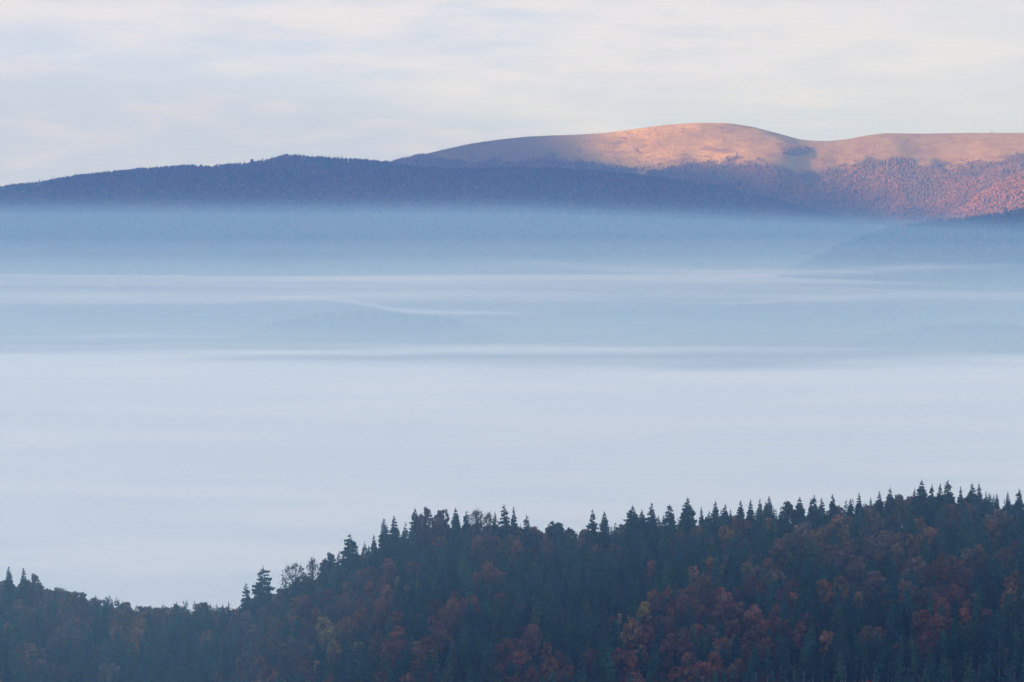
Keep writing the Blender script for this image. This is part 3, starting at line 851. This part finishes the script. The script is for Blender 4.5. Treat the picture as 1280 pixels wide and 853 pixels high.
def far_wood(name, ridge, n, r_front, x0, x1, hues, keep, label, hs=(9, 15), ws=(4.0, 6.5), pointed=0.15, rmin=-15):
    rng = np.random.default_rng(n + 5)
    x = rng.uniform(x0, x1, n); r = rng.uniform(rmin, r_front, n)
    y = np.interp(x, ridge.X, ridge.D) - r
    z = ridge.z(x, y)
    k = keep(x, y, z, rng) & (z > 4)
    x, y, z = x[k], y[k], z[k]; n = len(x)
    h = rng.uniform(*hs, n); w = rng.uniform(*ws, n); a = rng.uniform(0, 6.28, n)
    con_ = rng.random(n) < pointed
    w = np.where(con_, w * .62, w); h = np.where(con_, h * 1.3, h)
    P = np.repeat(octa[None], n, 0) * rng.uniform(0.72, 1.28, (n, 7, 1))
    ring = np.where(con_, -0.22, 0.12)
    P[:, :5, 2] += ring[:, None]; P[:, 5, 2] = 1; P[:, 6, 2] = 0
    c, s = np.cos(a)[:, None], np.sin(a)[:, None]
    V = np.stack([(P[:, :, 0] * c - P[:, :, 1] * s) * w[:, None] + x[:, None], (P[:, :, 0] * s + P[:, :, 1] * c) * w[:, None] + y[:, None],
                  P[:, :, 2] * h[:, None] + z[:, None] - 1.0], 2).reshape(-1, 3)
    T = (octf[None] + (np.arange(n) * 7)[:, None, None]).reshape(-1, 3)
    hu = np.array(hues)
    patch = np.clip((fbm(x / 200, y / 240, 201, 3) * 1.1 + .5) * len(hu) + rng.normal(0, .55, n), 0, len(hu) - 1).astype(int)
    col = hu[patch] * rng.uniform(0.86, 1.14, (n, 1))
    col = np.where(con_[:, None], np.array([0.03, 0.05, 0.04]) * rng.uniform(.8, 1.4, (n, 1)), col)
    ob = link(name, make_mesh(name, V, T, [LEAF_ATT], False, colors={'tint': np.repeat(col, 7, 0)}), kind='stuff')
    ob['label'] = label


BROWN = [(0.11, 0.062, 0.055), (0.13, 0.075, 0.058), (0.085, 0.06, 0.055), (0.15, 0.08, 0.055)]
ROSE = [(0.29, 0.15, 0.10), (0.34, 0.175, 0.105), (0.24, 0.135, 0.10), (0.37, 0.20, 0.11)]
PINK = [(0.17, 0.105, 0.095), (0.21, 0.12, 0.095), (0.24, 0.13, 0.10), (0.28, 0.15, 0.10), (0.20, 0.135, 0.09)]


def inview(x, y, z, m=120):
    px, py = proj(x, y, z)
    return (px > -m) & (px < 1280 + m)


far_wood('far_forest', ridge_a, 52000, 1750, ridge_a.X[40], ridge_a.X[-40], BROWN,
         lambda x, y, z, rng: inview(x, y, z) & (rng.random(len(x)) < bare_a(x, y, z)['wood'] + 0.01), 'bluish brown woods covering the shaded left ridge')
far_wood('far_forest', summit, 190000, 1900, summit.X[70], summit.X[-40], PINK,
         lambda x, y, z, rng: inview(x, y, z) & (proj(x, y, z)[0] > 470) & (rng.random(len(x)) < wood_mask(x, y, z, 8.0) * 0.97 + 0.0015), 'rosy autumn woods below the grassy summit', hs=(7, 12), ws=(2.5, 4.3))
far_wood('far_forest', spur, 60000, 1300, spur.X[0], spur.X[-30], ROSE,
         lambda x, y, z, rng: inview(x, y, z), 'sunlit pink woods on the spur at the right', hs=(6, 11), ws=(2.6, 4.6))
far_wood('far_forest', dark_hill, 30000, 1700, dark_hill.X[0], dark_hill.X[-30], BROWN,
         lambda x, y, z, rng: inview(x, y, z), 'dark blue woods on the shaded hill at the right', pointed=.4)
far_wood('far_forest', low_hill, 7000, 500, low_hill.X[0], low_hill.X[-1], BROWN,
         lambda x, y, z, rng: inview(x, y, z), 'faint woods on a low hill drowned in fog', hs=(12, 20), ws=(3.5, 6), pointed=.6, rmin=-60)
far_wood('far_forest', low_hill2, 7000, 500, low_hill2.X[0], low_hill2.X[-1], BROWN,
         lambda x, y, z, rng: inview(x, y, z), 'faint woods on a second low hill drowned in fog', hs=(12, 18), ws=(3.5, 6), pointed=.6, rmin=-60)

far_wood('far_forest', ridge_a, 3600, 18, ridge_a.X[40], ridge_a.X[-60], BROWN,
         lambda x, y, z, rng: inview(x, y, z) & (rng.random(len(x)) < (bare_a(x, y, z)['wood'] + 0.01) * (0.35 + 0.5 * fbm(x / 70, x * 0, 9, 2))), 'uneven edge of woods along the skyline of the left ridge', hs=(9, 19), ws=(3, 6), rmin=-25)

# lone trees on the bare shoulder of the far ridge
for (px, wid, h, lab) in ((316, 1.3, 17, 'rounded lone tree on the bare shoulder of the far left ridge'),
                          (329, 1.0, 14, 'smaller second lone tree on the bare shoulder of the far left ridge'),
                          (352, 1.2, 16, 'tree at the top of the far left ridge, first of its clump'),
                          (358, 1.0, 18, 'taller tree at the very top of the far left ridge')):
    Yd = 9000.0 - 20
    x = (px - 640.0) / F * Yd
    z = float(ridge_a.z(np.array([x]), np.array([Yd]))[0])
    t = dict(kind='beech', x=x, y=Yd, z=z - 1, h=float(h), wid=wid, hue=(.05, .05, .045), rot=px, label=lab, group='lone trees on the far ridge')
    make_thing(t)

# ------------------------------------------------------------------ valley floor
n = 120
ax = np.sinh(np.linspace(-4.2, 4.2, n)) / math.sinh(4.2) * 42000
X, Y_ = np.meshgrid(ax, ax + 4000)
Z = fbm(X / 900, Y_ / 900, 303, 3) * 9 - 3
m, N, L = mat('valley')
geo = N.new('ShaderNodeNewGeometry')
nz = noise(N, L, geo.outputs['Position'], 0.003, 5)
surface(N, L, mixc(N, L, ramp(N, L, nz, .4, .6), (0.045, 0.05, 0.035), (0.11, 0.09, 0.055)))
link('ground', make_mesh('ground', np.stack([X.ravel(), Y_.ravel(), Z.ravel()], 1), grid(n, n), [m], True), kind='structure')

# ------------------------------------------------------------------ sun, and an unseen added range, its crest shaped to cast the wanted shadow
SUN_EL = R(7.0)
SH = np.array([-0.80, -0.60]); SH /= np.linalg.norm(SH)         # horizontal direction towards the sun
LAT = np.array([-SH[1], SH[0]])                                  # across it
sun_dir = np.array([SH[0] * math.cos(SUN_EL), SH[1] * math.cos(SUN_EL), math.sin(SUN_EL)])
ld = bpy.data.lights.new('sun', 'SUN'); sun = bpy.data.objects.new('sun', ld); COL.objects.link(sun)
sun.rotation_euler = Vector(sun_dir).to_track_quat('Z', 'Y').to_euler()
ld.energy = 9.0; ld.angle = R(0.5); ld.color = (1.0, 0.60, 0.13)

DB = 8000.0


def hit_far(px, py):
    u = (px - 640.0) / F; v = -(py - 426.5) / F
    Ys = np.linspace(7000, 10900, 900); t = Ys / (CP + v * SP); xs = u * t; zs = H + (-SP + v * CP) * t
    h = np.maximum(summit.z(xs, Ys), np.maximum(ridge_a.z(xs, Ys), spur.z(xs, Ys)))
    k = np.nonzero(h > zs)[0]
    k = k[0] if len(k) else -1
    return np.array([xs[k], Ys[k], zs[k]])


TERM = [(480, 130), (560, 130), (620, 136), (660, 146), (690, 160), (712, 172), (740, 186), (780, 196), (820, 202), (870, 205), (920, 209), (980, 217), (1030, 228), (1070, 244),
        (1110, 262), (1160, 272), (1220, 276), (1290, 282)]
us, hs = [], []
for px, py in TERM:
    P = hit_far(px, py)
    if py < 168: P = at(px, py, 10450.0)
    hor = DB - (P[0] * SH[0] + P[1] * SH[1])
    us.append(P[0] * LAT[0] + P[1] * LAT[1]); hs.append(P[2] + hor * math.tan(SUN_EL))
o = np.argsort(us); us = np.array(us)[o]; hs = np.array(hs)[o]
if DEBUG: print('range', us.round(0), hs.round(0))
u = np.linspace(us[0] - 5000, us[-1] + 9000, 320)
crest = np.interp(u, us, hs)
crest = crest + fbm(u / 330, u * 0, 401, 3) * 14
w_ = np.linspace(-3600, 3600, 61)
U, W = np.meshgrid(u, w_)
Zb = np.interp(U, u, crest) * (1 - np.abs(W) / 3600) ** 1.25 + fbm(U / 500, W / 500, 411, 4) * 90 * sstep(0, 900, np.abs(W)) - 10 * (np.abs(W) > 3400)
XB = SH[0] * (DB + W) + LAT[0] * U; YB = SH[1] * (DB + W) + LAT[1] * U
link('sun_blocker_range', make_mesh('sun_blocker_range', np.stack([XB.ravel(), YB.ravel(), Zb.ravel()], 1), grid(320, 61), [FLOOR], True), kind='structure')

# ------------------------------------------------------------------ fog and haze
DECK = H - 285.0


def fog_material(name, c, scale, lo, hi, base=0.0):
    m, N, L = mat(name)
    geo = N.new('ShaderNodeNewGeometry')
    mp = N.new('ShaderNodeMapping'); mp.inputs['Scale'].default_value = scale; L.new(geo.outputs['Position'], mp.inputs['Vector'])
    nz = noise(N, L, mp.outputs[0], 1.0, 5, 0.55)
    a = N.new('ShaderNodeAttribute'); a.attribute_name = 'alpha'
    al = math_(N, L, 'MULTIPLY', a.outputs['Fac'], math_(N, L, 'ADD', math_(N, L, 'MULTIPLY', ramp(N, L, nz, lo, hi), 1 - base), base), True)
    d = N.new('ShaderNodeBsdfDiffuse')
    thin = noise(N, L, mp.outputs[0], 1.7, 6, 0.6)
    L.new(mixc(N, L, ramp(N, L, thin, 0.38, 0.66), tuple(v * f for v, f in zip(c, (0.87, 0.935, 0.96))), c), d.inputs['Color'])
    t = N.new('ShaderNodeBsdfTransparent')
    mx = N.new('ShaderNodeMixShader'); L.new(al, mx.inputs[0]); L.new(t.outputs[0], mx.inputs[1]); L.new(d.outputs[0], mx.inputs[2])
    o = N.new('ShaderNodeOutputMaterial'); L.new(mx.outputs[0], o.inputs['Surface'])
    return m


FOGC = (0.94, 0.975, 0.965)
DECKM = fog_material('fog_deck', FOGC, (0.0012, 0.003, 0.01), 0.3, 0.7, 1.0)


def sheet(name, z, x0, x1, y0, y1, nx, ny, alpha, m, label, amp=3.0, wl=(700, 500), seed=500):
    X, Y = np.meshgrid(np.linspace(x0, x1, nx), np.linspace(y0, y1, ny))
    Z = z + fbm(X / wl[0], Y / wl[1], seed, 3) * amp
    me = make_mesh(name, np.stack([X.ravel(), Y.ravel(), Z.ravel()], 1), grid(nx, ny), [m], True, floats={'alpha': np.clip(alpha(X, Y), 0, 1).ravel()})
    ob = link(name, me, kind='stuff'); ob['label'] = label
    return ob


def deck_alpha(X, Y):
    n = fbm(X / 900, Y / 500, 520, 4)
    n2 = fbm(X / 2600, Y / 900, 533, 3)
    far = 4950 - X * 0.08 + n * 420 + n2 * 480 + fbm(X / 420, Y / 170, 541, 3) * 330
    return 1 - 0.93 * sstep(-520, 520, Y - far)


sheet('fog_sea', DECK, -5200, 5200, -3200, 8200, 260, 360, deck_alpha, DECKM, 'smooth pale sea of fog filling the valley', 8.0, (800, 420), 500)
WISP = fog_material('fog_wisp', FOGC, (0.0005, 0.0016, 0.004), 0.38, 0.7, 0.25)


def band(y0, y1, s0, s1, amax, seed):
    def f(X, Y):
        n = fbm(X / 1500, Y / 500, seed, 3)
        yy = Y + n * 300
        return amax * sstep(y0 - s0, y0 + s0, yy) * sstep(y1 + s1, y1 - s1, yy)
    return f


sheet('fog_layer', H - 232, -4600, 4600, 5000, 8600, 200, 160, band(6000, 7900, 600, 650, .8, 601), WISP, 'thin bright fog layer lying over the far valley', 6, (1300, 600), 610)
sheet('fog_layer', H - 212, -4600, 4600, 5000, 8700, 200, 160, band(6700, 8200, 400, 600, .75, 621), WISP, 'upper thin fog layer against the foot of the mountains', 6, (1500, 600), 630)

STRK = fog_material('fog_streak', (0.9, 0.9, 0.92), (0.003, 0.002, 0.004), 0.3, 0.65, 0.25)


def streak(pts, zrel, width_px, amax, label):
    line = curve(pts)
    xs = np.linspace(pts[0][0], pts[-1][0], 90); vs = np.linspace(-1, 1, 9)
    V, A = [], []
    for v in vs:
        for a in xs:
            py = float(line(a)) + v * width_px * 0.5
            Y = -zrel * F / (py - HORIZON)
            p = at(a, py, Y); V.append((p[0], Y, p[2]))
            q = (a - xs[0]) / (xs[-1] - xs[0])
            A.append(amax * (1 - v * v) ** 1.2 * max(0.0, math.sin(math.pi * q)) ** 0.7)
    me = make_mesh('fog_streak', np.array(V), grid(90, 9), [STRK], True, floats={'alpha': A})
    ob = link('fog_streak', me, kind='stuff'); ob['label'] = label


streak([(255, 377), (310, 374), (360, 372.5), (410, 373), (440, 377), (480, 385), (515, 389.5), (580, 391), (700, 392.5)], -222, 8, .6, 'curling bright streak of fog on the left of the valley')
streak([(640, 354), (720, 359), (800, 363), (900, 364)], -222, 5, .35, 'long faint streak of fog in the middle of the valley')
streak([(820, 380), (920, 379), (990, 375), (1060, 373), (1120, 372.5)], -222, 5, .5, 'faint streak of fog on the right of the valley')
streak([(560, 333), (660, 330), (760, 336), (900, 341), (1040, 341), (1160, 334), (1300, 329)], -160, 13, .5, 'broad upper band of fog under the far mountains')
streak([(930, 377), (1100, 371), (1200, 368), (1320, 369)], -200, 16, .4, 'broad lower band of fog at the right')


def haze_box(name, ztop, zbot, dens, colr, label, aniso=0.0, y0=250.0, y1=16000.0, tilt=0.0):
    x = 14000
    xs = (-x, 0, min(x, (ztop - zbot - 2.0) / tilt) if tilt else x)      # the haze top dips towards the right
    V = [(xx, yy, zz) for zz in (0, 1) for yy in (y0, y1) for xx in xs]
    V = [(xx, yy, (zbot if zz == 0 else ztop - tilt * max(0, xx))) for xx, yy, zz in V]
    T = [(0, 3, 4, 1), (1, 4, 5, 2), (6, 7, 10, 9), (7, 8, 11, 10), (0, 1, 7, 6), (1, 2, 8, 7), (3, 9, 10, 4), (4, 10, 11, 5), (0, 6, 9, 3), (2, 5, 11, 8)]
    m, N, L = mat(name)
    s = N.new('ShaderNodeVolumeScatter')
    s.inputs['Color'].default_value = (*colr, 1); s.inputs['Density'].default_value = dens; s.inputs['Anisotropy'].default_value = aniso
    o = N.new('ShaderNodeOutputMaterial'); L.new(s.outputs[0], o.inputs['Volume'])
    m.volume_intersection_method = 'FAST' if hasattr(m, 'volume_intersection_method') else None
    ob = link(name, make_mesh(name, np.array(V, float), np.array(T), [m]), kind='stuff'); ob['label'] = label


haze_box('air_haze', H + 470, -60, 7.2e-5, (0.22, 0.46, 1.0), 'thin blue air between the viewer and the mountains', 0, 150.0, 11800.0)
for k, (zt, dn) in enumerate(((-4, 3.8e-5), (5, 3.8e-5), (15, 2.6e-5), (30, 1.5e-5))):
    haze_box('haze', H + zt, -50 - k, dn, (0.40, 0.68, 1.0), 'flat topped blue haze in front of the mountains', 0, 1080.0 + 5 * k, 11900.0 + k, 0.036)
haze_box('mist', H - 95.0, -40, 1.3e-4, (0.62, 0.88, 1.0), 'pale mist low in the valley', 0, 1900.0, 12010.0)
haze_box('mist', H - 150.0, -42, 2.1e-4, (0.76, 0.97, 1.0), 'denser pale mist lowest in the valley', 0, 2000.0, 12020.0)
for k in range(3):
    haze_box('mist', H - 60.0 - 25 * k, -43 - k, 2.8e-4, (0.50, 0.86, 0.98), 'thin pale mist drifting off the near wooded slope', 0, 1085.0 + 45 * k, 1420.0 + 20 * k)

# ------------------------------------------------------------------ sky
w = bpy.data.worlds.new('World'); C.world = w; w.use_nodes = True
N, L = w.node_tree.nodes, w.node_tree.links; N.clear()
sky = N.new('ShaderNodeTexSky'); sky.sky_type = 'NISHITA'; sky.sun_disc = False
sky.sun_elevation = SUN_EL; sky.sun_rotation = math.atan2(sun_dir[0], sun_dir[1]); sky.air_density = 1.0; sky.dust_density = 1.0
b1 = N.new('ShaderNodeBackground'); b1.inputs['Strength'].default_value = 0.08; L.new(sky.outputs[0], b1.inputs['Color'])
tc = N.new('ShaderNodeTexCoord')
mp = N.new('ShaderNodeMapping'); mp.inputs['Scale'].default_value = (6.0, 6.0, 42.0); mp.inputs['Location'].default_value = (3.1, 0.4, 0.7)
L.new(tc.outputs['Generated'], mp.inputs['Vector'])
c1 = noise(N, L, mp.outputs[0], 1.0, 6, 0.55)
mp2 = N.new('ShaderNodeMapping'); mp2.inputs['Scale'].default_value = (9.0, 9.0, 75.0); L.new(tc.outputs['Generated'], mp2.inputs['Vector'])
c2 = noise(N, L, mp2.outputs[0], 1.0, 6, 0.55)
sx = N.new('ShaderNodeSeparateXYZ'); L.new(tc.outputs['Generated'], sx.inputs[0])
hz = ramp(N, L, sx.outputs['Z'], 0.0, 0.095)
col = mixc(N, L, hz, (0.61, 0.71, 0.89), (0.73, 0.78, 0.91))
col = mixc(N, L, math_(N, L, 'MULTIPLY', ramp(N, L, c1, 0.43, 0.6), hz), col, (0.86, 0.84, 0.88))
col = mixc(N, L, math_(N, L, 'MULTIPLY', ramp(N, L, c2, 0.48, 0.78), math_(N, L, 'MULTIPLY', hz, 0.7)), col, (0.93, 0.85, 0.84))
col = mixc(N, L, ramp(N, L, sx.outputs['Z'], 0.12, 0.7), col, (0.62, 0.75, 1.0))
mp3 = N.new('ShaderNodeMapping'); mp3.inputs['Scale'].default_value = (20.0, 20.0, 105.0); L.new(tc.outputs['Generated'], mp3.inputs['Vector'])
c3 = noise(N, L, mp3.outputs[0], 1.0, 7, 0.6)
col = mixc(N, L, math_(N, L, 'MULTIPLY', ramp(N, L, c3, 0.46, 0.66), 0.5), col, (0.62, 0.71, 0.87))
col = mixc(N, L, math_(N, L, 'MULTIPLY', ramp(N, L, c3, 0.5, 0.34), 0.4), col, (0.90, 0.87, 0.88))
cream = math_(N, L, 'MULTIPLY', ramp(N, L, sx.outputs['X'], -0.02, 0.2), ramp(N, L, sx.outputs['Z'], 0.01, 0.08))
col = mixc(N, L, math_(N, L, 'MULTIPLY', cream, 0.5), col, (0.84, 0.81, 0.80))
b2 = N.new('ShaderNodeBackground'); b2.inputs['Strength'].default_value = 1.0; L.new(col, b2.inputs['Color'])
ms = N.new('ShaderNodeMixShader'); ms.inputs[0].default_value = 0.93
L.new(b1.outputs[0], ms.inputs[1]); L.new(b2.outputs[0], ms.inputs[2])
o = N.new('ShaderNodeOutputWorld'); L.new(ms.outputs[0], o.inputs['Surface'])

# ------------------------------------------------------------------ render
C.view_settings.view_transform = 'Standard'; C.view_settings.look = 'None'; C.view_settings.exposure = 0
C.cycles.max_bounces = 6; C.cycles.diffuse_bounces = 3; C.cycles.transparent_max_bounces = 32
C.cycles.volume_bounces = 3
C.cycles.use_denoising = True
C.cycles.sample_clamp_indirect = 8
